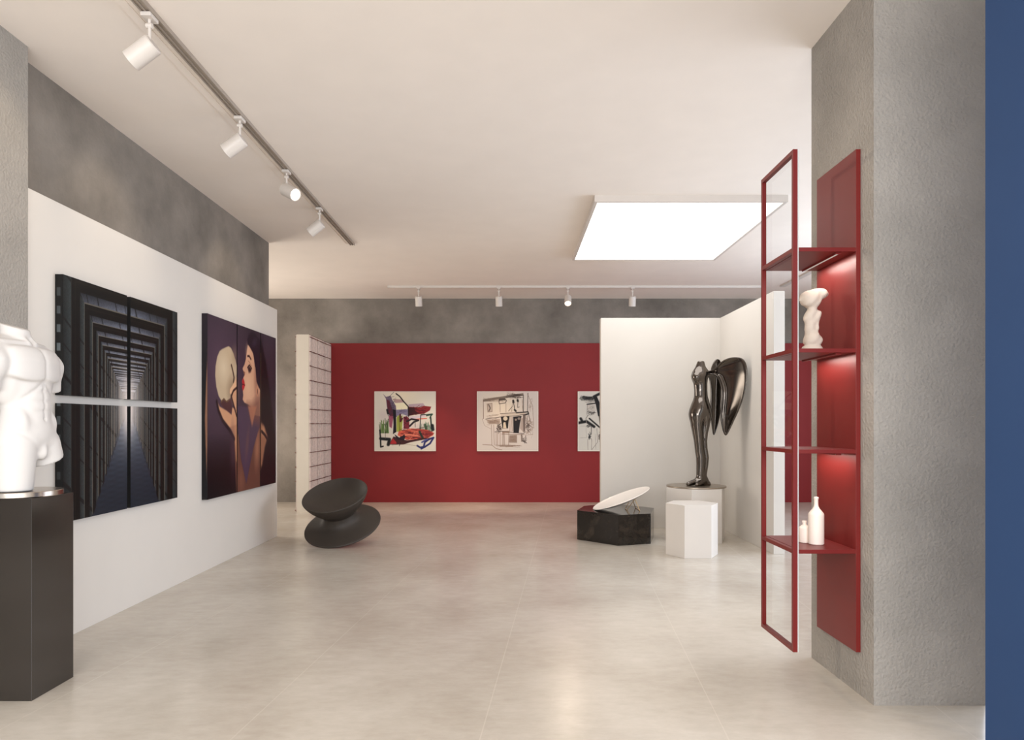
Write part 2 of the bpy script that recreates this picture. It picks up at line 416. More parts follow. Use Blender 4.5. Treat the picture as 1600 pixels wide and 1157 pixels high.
# ------------------------------------------------------------------ pictures: numpy drawing on a picture's own canvas
class Art:
    """colours evaluated at the points (U, V) of a picture, in the picture's own units"""
    def __init__(s, U, V, bg):
        s.U, s.V = U, V
        s.c = np.empty((*U.shape, 3)); s.c[:] = bg
    def mix(s, a, col):
        s.c += np.asarray(a)[..., None]*(np.array(col, float)-s.c)
        return s
    def seg(s, p, q):
        d = np.array(q, float)-np.array(p, float); L = max(d.dot(d), 1e-12)
        t = np.clip(((s.U-p[0])*d[0]+(s.V-p[1])*d[1])/L, 0, 1)
        return np.hypot(s.U-p[0]-t*d[0], s.V-p[1]-t*d[1])
    def line(s, pts, wd, col, a=1.0, soft=None):
        soft = soft or wd*0.5
        d = None
        for p, q in zip(pts[:-1], pts[1:]):
            e = s.seg(p, q); d = e if d is None else np.minimum(d, e)
        return s.mix(a*np.clip((wd*0.62+soft/2-d)/soft, 0, 1), col)
    def poly(s, pts, col, a=1.0, soft=1e-6):
        ins = np.zeros(s.U.shape, bool); d = np.full(s.U.shape, 1e9)
        for p, q in zip(pts, pts[1:]+pts[:1]):
            c1 = (p[1] > s.V) != (q[1] > s.V)
            xx = (q[0]-p[0])*(s.V-p[1])/((q[1]-p[1]) or 1e-12)+p[0]
            ins ^= c1 & (s.U < xx)
            d = np.minimum(d, s.seg(p, q))
        sd = np.where(ins, d, -d)
        return s.mix(a*np.clip(0.5+sd/soft, 0, 1), col)
    def oval(s, cx, cy, rx, ry, col, a=1.0, soft=0.2, rot=0):
        c_, s_ = math.cos(rot), math.sin(rot)
        x = (s.U-cx)*c_+(s.V-cy)*s_; y = -(s.U-cx)*s_+(s.V-cy)*c_
        r = np.hypot(x/rx, y/ry)
        return s.mix(a*np.clip((1-r)/soft, 0, 1), col)
    def scribble(s, x0, x1, y0, y1, n, wd, col, a, jit, r):
        for _ in range(n):
            xa, xb = r.uniform(x0, x1, 2); ya = r.uniform(y0, y1); yb = ya+r.uniform(-jit, jit)
            s.line([(xa, ya), (xb, yb)], wd, col, a*r.uniform(0.4, 1))
def picture(name, label, cat, origin, ex, wid, hei, thick, art_fn, nx, ny, u0, v0, u1, v1, group, edge, amat, border=None, side=None):
    """canvas box on a wall; origin = lower left corner of its face, ex = unit vector along its width (face normal = ex x z)"""
    ex = Vector(ex); nz = ex.cross(Vector((0,0,1)))
    t = thing(name, label, cat, origin, 0, group)
    R = Matrix((ex, nz, Vector((0,0,1)))).transposed().to_4x4()
    MB().box(0, wid, -thick, -0.001, 0, hei, mtx=R).build('stretched_canvas', edge, t, bevel=0.0)
    b = border or 0.0
    gu, gv = np.meshgrid(np.linspace(b, wid-b, nx), np.linspace(b, hei-b, ny))
    U = u0+(u1-u0)*gu/wid; V = v0+(v1-v0)*gv/hei
    col = np.clip(art_fn(U, V), 0, 255)/255.0
    lc = np.where(col <= 0.04045, col/12.92, ((col+0.055)/1.055)**2.4)
    P = np.stack([gu.ravel()*ex.x, gu.ravel()*ex.y, gv.ravel()], 1) + np.array(nz)*0.0004
    k = np.arange(nx*ny).reshape(ny, nx)
    Q = np.stack([k[:-1,:-1].ravel(), k[:-1,1:].ravel(), k[1:,1:].ravel(), k[1:,:-1].ravel()], 1)
    o = np_mesh('printed_face', P, Q, amat, t)
    at = o.data.color_attributes.new('art', 'FLOAT_COLOR', 'POINT')
    at.data.foreach_set('color', np.concatenate([lc.reshape(-1,3), np.ones((nx*ny,1))], 1).ravel().astype(np.float32))
    if side is not None:   # the picture wraps round the near edge of the canvas
        gt, gv = np.meshgrid(np.linspace(0, thick, 12), np.linspace(0, hei, ny))
        col = np.clip(side(gt/thick, v0+(v1-v0)*gv/hei), 0, 255)/255.0
        lc = np.where(col <= 0.04045, col/12.92, ((col+0.055)/1.055)**2.4)
        off = -np.array(ex)*0.0005
        P = np.stack([-gt.ravel()*nz.x, -gt.ravel()*nz.y, gv.ravel()], 1)+off
        k = np.arange(12*ny).reshape(ny, 12)
        Q = np.stack([k[:-1,:-1].ravel(), k[1:,:-1].ravel(), k[1:,1:].ravel(), k[:-1,1:].ravel()], 1)
        o = np_mesh('wrapped_edge', P, Q, M['art_edge'], t)
        at = o.data.color_attributes.new('art', 'FLOAT_COLOR', 'POINT')
        at.data.foreach_set('color', np.concatenate([lc.reshape(-1,3), np.ones((12*ny,1))], 1).ravel().astype(np.float32))
    return t

def vnoise(U, V, seed):
    n = np.sin(U*127.1+V*311.7+seed)*43758.5453
    return n-np.floor(n)
def tunnel_art(U, V):
    du, dv = U-0.5, V-0.48
    rh = np.abs(du)/0.428; rv = np.where(dv > 0, dv/0.52, 0)
    r = np.maximum(np.maximum(rh, rv), 0.015)
    D = 1/r
    ph = ((D-0.86)/0.25)
    p = ph-np.floor(ph)
    k = np.clip((D-0.8)/4.5, 0, 1)
    top = (rv > rh) & (dv > 0)
    body = np.stack([36+80*k, 42+74*k, 43+70*k], -1)
    beam = np.stack([58+90*k, 62+88*k, 72+84*k], -1)*(0.75+0.45*np.exp(-(du/0.22)**2))[..., None]
    body = np.where(top[..., None], beam, body)
    along = np.where(top, U*60+V*25, V*46+U*30)
    tex = (np.sin(along+1.2*np.sin(along*0.37)) > 0.965) & (D < 4)
    body = body*(1+0.22*(vnoise(np.floor(U*220), np.floor(V*220), 1)-0.5))[..., None]
    body = body*np.where(tex, 0.42, 1.0)[..., None]
    body = body*(0.7+0.5*np.clip(p/0.36, 0, 1))[..., None]
    gap = np.stack([5+34*k**1.5, 6+32*k**1.5, 6+29*k**1.5], -1)
    rim = np.stack([84+100*k, 80+90*k, 72+76*k], -1)
    c = np.where((p < 0.42)[..., None], body, gap)
    c = np.where(((p >= 0.385) & (p < 0.43))[..., None], rim*np.where(D < 1.05, 0.4, 1)[..., None], c)
    c = np.where(((p > 0.62) & (p < 0.70))[..., None], gap+np.array([22, 17, 12])*(0.5+1.6*k[..., None]), c)
    # walkway
    step = 0.012*np.clip(1.2-1/np.maximum(D, 0.9), 0, 1)*np.where(p < 0.5, 1, -0.4)
    fl = (dv < 0) & (np.abs(du) < 0.6125*(-dv)+step*0.9)
    fd_ = np.clip(1-(-dv)/0.48, 0, 1)
    fc = np.stack([28+104*fd_**2.2, 35+104*fd_**2.2, 45+106*fd_**2.2], -1)
    fc = fc*(1+0.10*np.sin(V*260)*np.sin(U*40))[..., None]
    c = np.where(fl[..., None], fc, c)
    # far end opening onto daylight
    g = np.exp(-((du/0.055)**2+((V-0.48)/0.12)**2))
    g2 = np.exp(-((du/0.13)**2+((V-0.49)/0.16)**2))
    c = c+(np.array([252, 236, 222])-c)*np.clip(g*1.25, 0, 1)[..., None]
    c = c+(np.array([170, 165, 168])-c)*(0.5*g2)[..., None]
    # top beams fade to a dark brown at the upper corners
    return c
def tunnel_side(T, V):
    c = np.zeros((*T.shape, 3)); c[:] = (9, 9, 9)
    q = (V*13.5) % 1.0
    sq = (q > 0.35) & (q < 0.78) & (T > 0.28) & (T < 0.78) & (vnoise(np.floor(V*13.5), V*0, 3) > 0.15)
    lv = 45+60*np.exp(-((V-0.62)/0.25)**2)
    c = np.where(sq[..., None], (lv[..., None])*np.array([0.9, 0.97, 1.0]), c)
    return c
QX, QY0, QZ0 = -2.849, 4.35, 0.77
TG = 'four panels of the dark corridor picture'
for (ya, yb, za, zb, lb) in ((4.35, 5.078, 1.585, 2.356, 'upper left panel of the four part dark corridor picture'),
                             (5.125, 5.845, 1.585, 2.356, 'upper right panel of the four part dark corridor picture'),
                             (4.35, 5.078, 0.77, 1.533, 'lower left panel of the four part dark corridor picture, nearest the dark pedestal'),
                             (5.125, 5.845, 0.77, 1.533, 'lower right panel of the four part dark corridor picture')):
    W_, H_ = 1.495, 1.586
    picture('wall_picture', lb, 'picture', (QX, ya, za), (0,1,0), yb-ya, zb-za, 0.05, tunnel_art, 190, 190,
            (ya-QY0)/W_, (za-QZ0)/H_, (yb-QY0)/W_, (zb-QZ0)/H_, TG, M['canvas_dark'], M['art_gloss'], side=tunnel_side if ya < 5 else None)

# three part portrait: outlines in metres on the picture
skull = [(0.321,1.452),(0.411,1.481),(0.479,1.5),(0.537,1.49),(0.596,1.444),(0.656,1.372),(0.688,1.316),(0.68,1.198),(0.62,1.126),(0.549,1.074),(0.525,0.977),(0.433,0.946),(0.321,0.933),(0.245,0.986),(0.192,1.074),(0.167,1.182),(0.175,1.273),(0.213,1.368),(0.267,1.428)]
skbase = [(0.282,0.913),(0.321,0.947),(0.366,0.962),(0.433,0.936),(0.537,0.959),(0.572,0.844),(0.502,0.824),(0.388,0.86)]
finger = [(0.68,1.203),(0.596,1.125),(0.514,1.068),(0.507,1.029),(0.537,1.011),(0.596,1.067),(0.68,1.1)]
fing2 = [(0.68,1.1),(0.608,1.058),(0.568,0.998),(0.584,0.922),(0.68,0.856)]
palm = [(0.203,0.943),(0.267,0.885),(0.433,0.847),(0.553,0.809),(0.572,0.883),(0.68,0.846),(0.688,0.71),(0.502,0.681),(0.321,0.766),(0.239,0.848)]
wrist = [(0.314,0.84),(0.394,0.817),(0.567,0.774),(0.579,0.874),(0.676,0.876),(0.69,0.692),(0.70,0.3),(0.669,0.33),(0.623,0.583),(0.545,0.656),(0.458,0.702),(0.314,0.781)]
face = [(0.986,1.573),(0.959,1.501),(0.933,1.417),(0.894,1.353),(0.845,1.311),(0.843,1.297),(0.868,1.271),(0.894,1.238),(0.863,1.21),(0.832,1.178),(0.825,1.163),(0.843,1.139),(0.827,1.108),(0.848,1.064),(0.858,1.02),(0.843,0.974),(0.889,0.943),(0.986,0.928),(1.08,0.9),(1.134,0.816),(1.35,0.80),(1.35,1.243),(1.19,1.358),(1.148,1.479),(1.121,1.529),(1.039,1.566)]
lips = [(0.858,1.205),(0.822,1.168),(0.837,1.137),(0.825,1.1),(0.848,1.067),(0.881,1.091),(0.909,1.128),(0.889,1.172)]
hair = [(0.986,1.58),(0.967,1.629),(1.012,1.691),(1.107,1.732),(1.204,1.716),(1.304,1.681),(1.352,1.644),(1.356,1.1),(1.304,1.13),(1.241,1.193),(1.204,1.359),(1.168,1.46),(1.121,1.508),(1.047,1.552)]
eye = [(0.983,1.32),(1.02,1.349),(1.093,1.319),(1.069,1.286),(1.015,1.272)]
jawsh = [(0.972,0.933),(1.107,0.931),(1.224,0.998),(1.304,1.027),(1.36,1.029),(1.36,0.7),(1.08,0.75)]
vskin = [(0.99,0.91),(1.107,0.685),(1.24,0.91)]
chest = [(0.60,0.60),(0.64,0.3),(0.68,-0.05),(1.40,-0.05),(1.40,0.72),(1.198,0.561),(0.942,0.08),(0.797,0.355),(0.731,0.60)]
veil = [(0.70,0.90),(0.731,0.645),(0.797,0.355),(0.942,0.07),(1.145,0.445),(1.36,0.72),(1.36,0.89)]
blackveil = [(1.36,1.72),(1.421,1.604),(1.542,1.431),(1.666,1.108),(1.762,0.823),(1.90,0.3),(1.90,-0.1),(1.36,-0.1),(1.36,0.558)]
shoulder = [(1.36,0.739),(1.472,0.699),(1.573,0.595),(1.587,0.553),(1.50,0.44),(1.42,0.25),(1.36,0.20)]
def portrait_art(U, V):
    A = Art(U, V, (48, 36, 48))
    A.oval(0.30, 1.25, 0.9, 0.85, (90, 70, 86), 0.8, 0.9)
    A.oval(1.62, 1.65, 0.45, 0.5, (64, 52, 66), 0.6, 0.9)
    dk = np.clip((0.62-V)/0.6, 0, 1); A.mix(np.clip(dk*1.5, 0, 0.92), (10, 6, 12))
    A.poly(veil, (74, 56, 76), 0.9, 0.02)
    A.poly(chest, (104, 66, 54), 0.95, 0.03)
    A.oval(1.26, 0.45, 0.11, 0.32, (170, 116, 88), 0.8, 0.9, -0.12)
    A.oval(0.80, 0.12, 0.12, 0.2, (132, 86, 68), 0.6, 0.9)
    A.poly(veil, (72, 55, 74), 0.92, 0.02)
    A.oval(0.97, 0.50, 0.06, 0.26, (106, 74, 72), 0.7, 0.9, -0.25)
    A.poly(face, (206, 158, 128), 1, 0.012)
    A.oval(1.00, 1.12, 0.17, 0.22, (226, 184, 152), 0.6, 0.9)
    A.oval(0.99, 1.49, 0.10, 0.13, (224, 182, 150), 0.6, 0.9)
    A.poly(jawsh, (112, 70, 60), 0.75, 0.12)
    A.oval(1.24, 1.25, 0.1, 0.35, (120, 76, 66), 0.6, 0.9)
    A.poly(vskin, (170, 112, 86), 0.9, 0.03)
    A.poly(hair, (30, 20, 34), 1, 0.02)
    A.oval(1.18, 1.62, 0.11, 0.06, (70, 58, 78), 0.55, 0.9, 0.4)
    A.oval(1.265, 1.085, 0.042, 0.072, (190, 134, 104), 1, 0.3); A.oval(1.27, 1.08, 0.02, 0.04, (104, 62, 52), 0.9, 0.5)
    A.poly(eye, (38, 22, 26), 0.95, 0.03); A.line([(0.975,1.325),(1.03,1.36),(1.1,1.325)], 0.012, (30, 16, 20)); A.line([(0.994,1.40),(1.039,1.385),(1.09,1.35)], 0.007, (150, 96, 80))
    A.line([(0.98,1.450),(1.026,1.455),(1.075,1.425)], 0.018, (46, 26, 28))
    A.poly(lips, (176, 34, 44), 1, 0.012); A.line([(0.838,1.138),(0.905,1.13)], 0.008, (90, 14, 24))
    A.line([(0.872,1.272),(0.902,1.262),(0.893,1.24)], 0.012, (130, 76, 62))
    A.poly(skull, (194, 172, 142), 1, 0.012)
    A.oval(0.36, 1.27, 0.18, 0.2, (222, 204, 174), 0.7, 0.9); A.oval(0.60, 1.05, 0.2, 0.2, (110, 86, 66), 0.6, 0.9); A.oval(0.63, 1.42, 0.1, 0.14, (150, 126, 100), 0.5, 0.9)
    A.line([(0.549,1.314),(0.584,1.259),(0.615,1.194),(0.601,1.144)], 0.02, (64, 42, 36))
    A.poly(skbase, (74, 42, 44), 0.95, 0.02)
    A.line([(0.30,0.93),(0.366,0.965),(0.43,0.935),(0.50,0.96)], 0.012, (104, 76, 54))
    A.poly(wrist, (186, 132, 98), 1, 0.02); A.poly(palm, (202, 150, 114), 1, 0.015)
    A.line([(0.20,0.93),(0.24,0.845),(0.33,0.75),(0.50,0.655),(0.62,0.56)], 0.035, (24, 14, 22), 0.9)
    A.poly(fing2, (206, 156, 120), 1, 0.015); A.poly(finger, (224, 178, 140), 1, 0.012)
    A.line([(0.68,1.09),(0.60,1.055),(0.545,1.00),(0.60,0.92),(0.68,0.80)], 0.02, (48, 26, 28))
    A.oval(0.58, 0.42, 0.09, 0.4, (80, 52, 64), 0.55, 0.9)
    A.poly(blackveil, (14, 10, 18), 0.96, 0.05)
    A.poly(shoulder, (150, 102, 76), 1, 0.05); A.oval(1.45, 0.63, 0.08, 0.08, (206, 152, 114), 0.7, 0.9)
    A.line([(1.40,0.628),(1.5,0.586),(1.587,0.53)], 0.03, (40, 24, 26))
    A.line([(1.37,1.52),(1.37,0.75)], 0.012, (120, 90, 62), 0.8)
    return A.c
def portrait_side(T, V):
    A = Art(T, V, (12, 8, 12))
    A.poly([(0.15,0.2),(0.45,0.75),(0.25,1.1),(0.0,1.4),(0.0,0.6)], (150, 106, 82), 0.9, 0.1)
    A.mix(np.clip((V-1.1)/0.5, 0, 1)*0.6, (40, 24, 38))
    return A.c
PG = 'three panels of the portrait picture'
for ya, yb, lb, sd in ((0.0, 0.685, 'left panel of the dark portrait triptych, showing a pale skull held up by a hand', portrait_side),
                       (0.703, 1.350, 'middle panel of the dark portrait triptych, showing a woman in profile', None),
                       (1.368, 1.87, 'right panel of the dark portrait triptych, showing dark veil and shoulder', None)):
    picture('wall_picture', lb, 'picture', (-2.845, 6.42+ya, 0.687), (0,1,0), yb-ya, 1.755, 0.055, portrait_art, 150, 300,
            ya, 0, yb, 1.755, PG, M['canvas_dark'], M['art_gloss'], side=sd)

# three drawings on the red wall (canvas units: 1058 wide, 1033 high, v downward)
def boat_art(U, V):
    r = np.random.default_rng(3)
    A = Art(U, V, (214, 206, 192))
    A.oval(500, 60, 420, 300, (236, 220, 190), 0.7, 0.9); A.oval(150, 420, 120, 140, (204, 186, 184), 0.6, 0.8)
    A.oval(800, 640, 260, 130, (206, 190, 184), 0.8, 0.6)
    for i in range(26):
        x = r.uniform(90, 250); A.line([(x, 720), (x+r.uniform(-40, 40), r.uniform(470, 600))], 9, (96, 122, 62) if i % 3 else (58, 74, 44), 0.85)
    for i in range(24):
        x = r.uniform(380, 470); A.line([(x, 690), (x+r.uniform(-25, 25), r.uniform(400, 520))], 12, (160, 166, 70) if i % 3 else (110, 112, 40), 0.9)
    for i in range(26):
        x = r.uniform(800, 1000); A.line([(x, 690), (x+r.uniform(-25, 25), r.uniform(520, 620))], 8, (92, 128, 96) if i % 3 else (60, 84, 66), 0.8)
    A.poly([(320,130),(460,140),(510,190),(360,200)], (176, 140, 138), 0.9, 10)
    A.poly([(345,210),(530,195),(580,270),(560,310),(370,315)], (240, 230, 196), 1, 10)
    A.poly([(150,45),(200,95),(280,75),(310,150),(370,250),(390,440),(300,470),(240,380),(215,260),(200,130)], (110, 92, 112), 1, 8)
    A.poly([(210,140),(260,160),(330,360),(330,420),(270,440),(230,330)], (90, 26, 40), 0.9, 12)
    A.scribble(230, 380, 100, 430, 34, 6, (54, 46, 66), 0.7, 120, r)
    A.poly([(370,320),(575,310),(575,430),(480,385),(380,430)], (132, 122, 148), 1, 8); A.scribble(380, 570, 320, 400, 20, 5, (80, 70, 96), 0.6, 40, r)
    A.poly([(588,225),(840,205),(880,260),(600,275)], (178, 156, 164), 1, 8)
    A.poly([(580,268),(800,275),(850,250),(980,265),(955,330),(860,385),(720,400),(585,425)], (130, 30, 34), 1, 8)
    A.poly([(585,275),(690,280),(700,330),(770,385),(590,420)], (40, 14, 18), 0.85, 16); A.scribble(640, 930, 280, 380, 24, 8, (70, 14, 20), 0.7, 60, r)
    A.poly([(600,440),(860,400),(880,440),(640,490)], (206, 190, 196), 1, 8); A.line([(680,485),(900,468)], 14, (214, 92, 74), 0.9)
    A.line([(375,40),(440,90),(500,170),(585,265),(588,430)], 16, (32, 18, 22))
    A.poly([(245,420),(330,430),(300,640),(260,610)], (150, 70, 92), 0.9, 8)
    A.poly([(320,310),(370,320),(380,700),(320,740),(330,580)], (20, 12, 22), 1, 8); A.line([(220,320),(235,385)], 26, (24, 14, 20))
    A.poly([(500,440),(560,430),(600,470),(605,640),(505,650)], (118, 32, 48), 1, 8); A.scribble(505, 600, 450, 640, 16, 7, (50, 12, 24), 0.8, 90, r)
    A.line([(445,400),(450,520),(480,470)], 22, (70, 14, 24)); A.line([(560,520),(640,480),(760,500),(680,530),(610,600)], 24, (30, 16, 22))
    A.poly([(420,690),(640,640),(900,660),(1030,720),(1010,760),(900,820),(560,840),(400,760)], (204, 88, 66), 1, 12)
    A.poly([(760,660),(1000,700),(1010,750),(860,790)], (150, 40, 40), 0.8, 30)
    A.scribble(440, 1020, 650, 820, 60, 7, (76, 18, 22), 0.8, 70, r); A.scribble(440, 900, 680, 800, 20, 10, (236, 140, 110), 0.6, 50, r)
    A.poly([(250,920),(330,780),(560,850),(900,800),(1030,720),(870,830),(620,880),(500,920)], (54, 16, 20), 0.95, 12)
    A.poly([(260,910),(320,810),(380,880),(380,905)], (168, 38, 42), 1, 10)
    A.poly([(345,740),(430,800),(520,745),(535,790),(510,850),(390,830)], (28, 18, 30), 1, 8)
    A.line([(95,670),(105,800),(110,960),(150,950)], 20, (16, 14, 18)); A.line([(110,815),(260,830),(240,920)], 42, (18, 14, 18)); A.line([(190,700),(190,820)], 10, (60, 54, 40))
    A.poly([(110,730),(270,725),(280,800),(120,800)], (222, 210, 194), 0.6, 10)
    A.line([(785,650),(800,410),(995,390)], 12, (28, 40, 34)); A.line([(960,460),(975,420),(1000,395),(900,420)], 18, (34, 66, 54)); A.line([(970,450),(985,640)], 20, (30, 44, 38)); A.line([(1000,590),(1010,660)], 40, (14, 16, 18))
    A.line([(700,500),(705,620)], 8, (40, 54, 40)); A.line([(870,580),(890,640)], 36, (44, 66, 44), 0.8); A.line([(780,700),(830,800)], 30, (30, 44, 36))
    A.line([(740,940),(790,970),(850,960),(870,880),(940,830),(1020,800),(960,900),(870,960),(810,990)], 24, (34, 36, 92)); A.line([(820,880),(900,830)], 22, (50, 52, 120), 0.8)
    A.line([(300,930),(520,915),(740,940)], 6, (150, 130, 104), 0.7); A.line([(430,945),(450,880)], 8, (24, 16, 18))
    return A.c
def house_art(U, V):
    r = np.random.default_rng(5)
    A = Art(U, V, (205, 192, 182))
    A.oval(420, 260, 520, 420, (226, 206, 176), 0.6, 0.9)
    ink = (58, 44, 38); sep = (126, 100, 84)
    A.poly([(105,140),(800,30),(800,70),(110,180)], (96, 80, 68), 0.8, 8); A.scribble(500, 800, 40, 120, 40, 6, ink, 0.8, 26, r); A.scribble(110, 500, 110, 175, 30, 5, sep, 0.7, 20, r)
    A.line([(108,140),(112,470)], 8, sep); A.line([(800,60),(800,360)], 9, ink); A.line([(880,30),(870,350)], 8, ink); A.line([(870,40),(960,250),(980,640)], 6, sep, 0.7)
    A.line([(112,470),(90,480),(130,590),(240,650)], 5, sep, 0.6)
    A.poly([(170,220),(260,200),(265,350),(185,360)], (182, 162, 146), 0.9, 6); A.line([(170,220),(260,205),(262,350),(185,358),(175,220)], 6, sep); A.line([(200,230),(230,290),(205,340)], 14, ink, 0.7)
    A.line([(390,130),(480,125),(510,160),(490,200),(385,215),(380,170),(395,130)], 10, ink, 0.8); A.line([(390,150),(485,140)], 18, ink, 0.8); A.line([(395,220),(400,360)], 6, sep); A.line([(500,210),(500,360)], 6, sep)
    A.line([(625,160),(630,190)], 26, (30, 22, 20)); A.line([(630,190),(655,340)], 10, ink); A.line([(610,260),(545,340)], 7, ink); A.line([(650,320),(670,340)], 24, (30, 22, 20))
    A.line([(700,150),(705,170)], 26, (30, 22, 20)); A.line([(705,170),(700,280),(730,270)], 7, ink); A.line([(610,180),(600,350)], 5, sep); A.line([(780,140),(790,340)], 5, sep)
    A.poly([(400,380),(800,355),(830,390),(700,420),(420,440)], (196, 176, 156), 0.8, 10); A.line([(150,480),(420,440),(700,420),(890,380)], 8, ink, 0.8); A.line([(400,385),(880,360)], 8, ink, 0.7); A.line([(680,370),(880,355),(890,390),(820,410)], 16, (36, 28, 26))
    A.scribble(150, 400, 400, 480, 14, 6, sep, 0.7, 16, r); A.poly([(160,490),(400,480),(390,560),(210,570)], (150, 126, 110), 0.7, 20); A.scribble(170, 400, 490, 580, 24, 6, sep, 0.6, 20, r)
    A.poly([(410,440),(560,430),(545,530),(535,640),(440,645)], (32, 24, 22), 1, 6); A.oval(490, 470, 42, 40, (206, 186, 160), 1, 0.2); A.poly([(455,540),(490,530),(510,640),(450,640)], (206, 186, 160), 1, 8)
    A.poly([(625,440),(770,425),(740,560),(720,720),(630,720)], (30, 24, 24), 1, 8); A.oval(670, 490, 22, 22, (150, 130, 116), 0.9, 0.3); A.oval(725, 470, 30, 26, (160, 140, 126), 0.8, 0.3)
    A.poly([(760,470),(800,460),(810,720),(740,640)], (170, 150, 138), 1, 8); A.poly([(790,400),(840,400),(830,700),(800,700)], (98, 82, 74), 0.9, 8)
    for x in (560, 580, 600, 615): A.line([(x,440),(x+5,690)], 6, sep, 0.8)
    A.scribble(340, 430, 590, 680, 22, 10, ink, 0.7, 60, r); A.poly([(430,690),(560,680),(560,720),(440,725)], (150, 120, 100), 0.8, 8)
    A.line([(310,700),(430,690),(800,730),(830,710)], 9, ink, 0.8); A.line([(430,740),(820,750)], 8, sep)
    A.poly([(560,760),(690,755),(690,890),(550,885)], (140, 118, 104), 0.9, 10); A.scribble(560, 690, 760, 890, 30, 5, sep, 0.6, 10, r); A.line([(770,750),(775,860)], 20, (100, 82, 72), 0.8)
    for x in (250, 290, 330, 360, 400, 440, 455, 470, 550): A.line([(x,700 if x > 300 else 580),(x+r.uniform(-8, 8), 930)], 7, sep, 0.8)
    A.line([(100,920),(260,930),(330,990),(430,1010)], 9, sep, 0.7); A.scribble(300, 780, 930, 960, 22, 6, sep, 0.7, 14, r); A.scribble(780, 860, 780, 880, 22, 8, ink, 0.7, 40, r)
    A.scribble(830, 980, 480, 760, 46, 6, sep, 0.55, 90, r); A.scribble(840, 930, 540, 680, 26, 9, ink, 0.5, 60, r); A.scribble(880, 960, 120, 300, 16, 5, sep, 0.5, 80, r)
    A.line([(890,400),(920,520)], 8, ink, 0.8); A.line([(870,420),(860,560)], 8, ink, 0.6)
    return A.c
def ink_art(U, V):
    r = np.random.default_rng(8)
    A = Art(U, V, (202, 196, 184))
    ink = (22, 20, 20); gr = (128, 120, 112)
    A.poly([(20,120),(300,75),(330,130),(60,160)], (110, 108, 100), 0.8, 10); A.scribble(30, 320, 80, 165, 34, 8, ink, 0.8, 30, r); A.scribble(50, 300, 160, 190, 12, 5, gr, 0.7, 10, r)
    A.line([(280,90),(400,30),(520,10),(700,40)], 34, ink); A.poly([(270,100),(330,90),(420,300),(420,440),(350,430),(310,230)], ink, 1, 8); A.line([(370,340),(390,560),(430,700)], 26, ink); A.line([(400,150),(390,330)], 40, (90, 84, 80), 0.7)
    A.line([(160,225),(300,205)], 16, ink); A.line([(165,230),(155,400)], 7, gr); A.poly([(170,240),(290,215),(310,340),(175,360)], (186, 176, 164), 0.8, 8); A.scribble(160, 320, 340, 420, 26, 8, (70, 66, 62), 0.7, 24, r); A.scribble(170, 290, 230, 330, 10, 8, gr, 0.6, 40, r)
    A.line([(15,545),(150,520),(280,610)], 36, ink); A.line([(50,470),(75,520)], 34, ink); A.line([(200,470),(420,660)], 20, ink); A.line([(150,540),(140,470),(170,420)], 10, gr)
    A.scribble(150, 220, 570, 620, 14, 8, (60, 56, 54), 0.8, 30, r); A.line([(40,600),(140,600),(150,800),(40,805)], 4, gr, 0.6); A.line([(235,610),(232,740)], 9, ink, 0.8); A.scribble(180, 235, 740, 830, 24, 9, (50, 48, 46), 0.8, 50, r)
    A.line([(170,830),(175,1010)], 6, gr); A.line([(240,830),(235,1000)], 6, gr); A.line([(330,640),(340,880),(240,1010)], 6, gr); A.line([(300,740),(310,1000)], 5, gr, 0.7)
    A.scribble(360, 420, 700, 860, 20, 10, ink, 0.7, 60, r); A.scribble(430, 900, 100, 700, 40, 12, ink, 0.7, 160, r); A.line([(450,760),(900,740)], 10, gr); A.line([(600,300),(620,960)], 12, ink, 0.8)
    return A.c
DG = 'square drawings on the red wall'
for x0, fn, lb in ((-2.419, boat_art, 'square coloured painting with red hulls, black strokes and green reeds on the red wall'),
                   (-0.590, house_art, 'square sepia drawing of a house front on the red wall'),
                   (1.208, ink_art, 'black ink drawing on the red wall, partly hidden by the white alcove partition')):
    picture('wall_picture', lb, 'picture', (x0, YB-0.07, 0.917), (1,0,0), 1.094, 1.066, 0.03, fn, 230, 226,
            0, 1033, 1058, 0, DG, M['canvas_white'], M['art'], border=0.012)

# ------------------------------------------------------------------ reed-clad screen
rs = thing('partition_screen', 'white upright screen with sides of tied pale reeds, left of the red wall', 'partition', (-3.307, 11.53, 0))
MB().box(-0.100, 0.100, -0.64, 0.66, 0, 2.83).build('core', M['reed_back'], rs)
for sgn in (1, -1):
    rd = MB(); y = -0.638
    rd.box(min(sgn*0.1002, sgn*0.1035), max(sgn*0.1002, sgn*0.1035), -0.64, 0.66, 0, 2.83, 1)
    while y < 0.64:
        wd = random.choice((0.035, 0.05, 0.065, 0.09)); x = 0.1037; th = random.uniform(0.005, 0.011)
        a, b = sorted((sgn*x, sgn*(x+th)))
        rd.box(a, b, y, min(y+wd, 0.66), 0.01, 2.82)
        y += wd+random.choice((0.014, 0.02, 0.03))
    rd.build('reed_cladding', [M['reed'], M['shade_gap']], rs)
    for k in range(13):
        cd = MB()
        z = 2.79-k*0.2307
        if z < 0.02: break
        a, b = sorted((sgn*0.112, sgn*0.121))
        y = -0.655
        while y < 0.65:
            L = random.uniform(0.05, 0.12); cd.box(a, b, y, min(y+L, 0.665), z-random.uniform(0.004, 0.008), z+random.uniform(0.003, 0.007)); y += L
        cd.build('tie_cord', M['cord'], rs)

# ------------------------------------------------------------------ rocking chair like a spinning top
ch = thing('spinning_chair', 'charcoal spinning-top chair tilted on its rim before the red wall', 'chair', (-1.975, 8.06, 0.0))
n = Vector((-0.11, -0.431, 0.896)).normalized()
q = Vector((0,0,1)).rotation_difference(n).to_matrix().to_4x4()
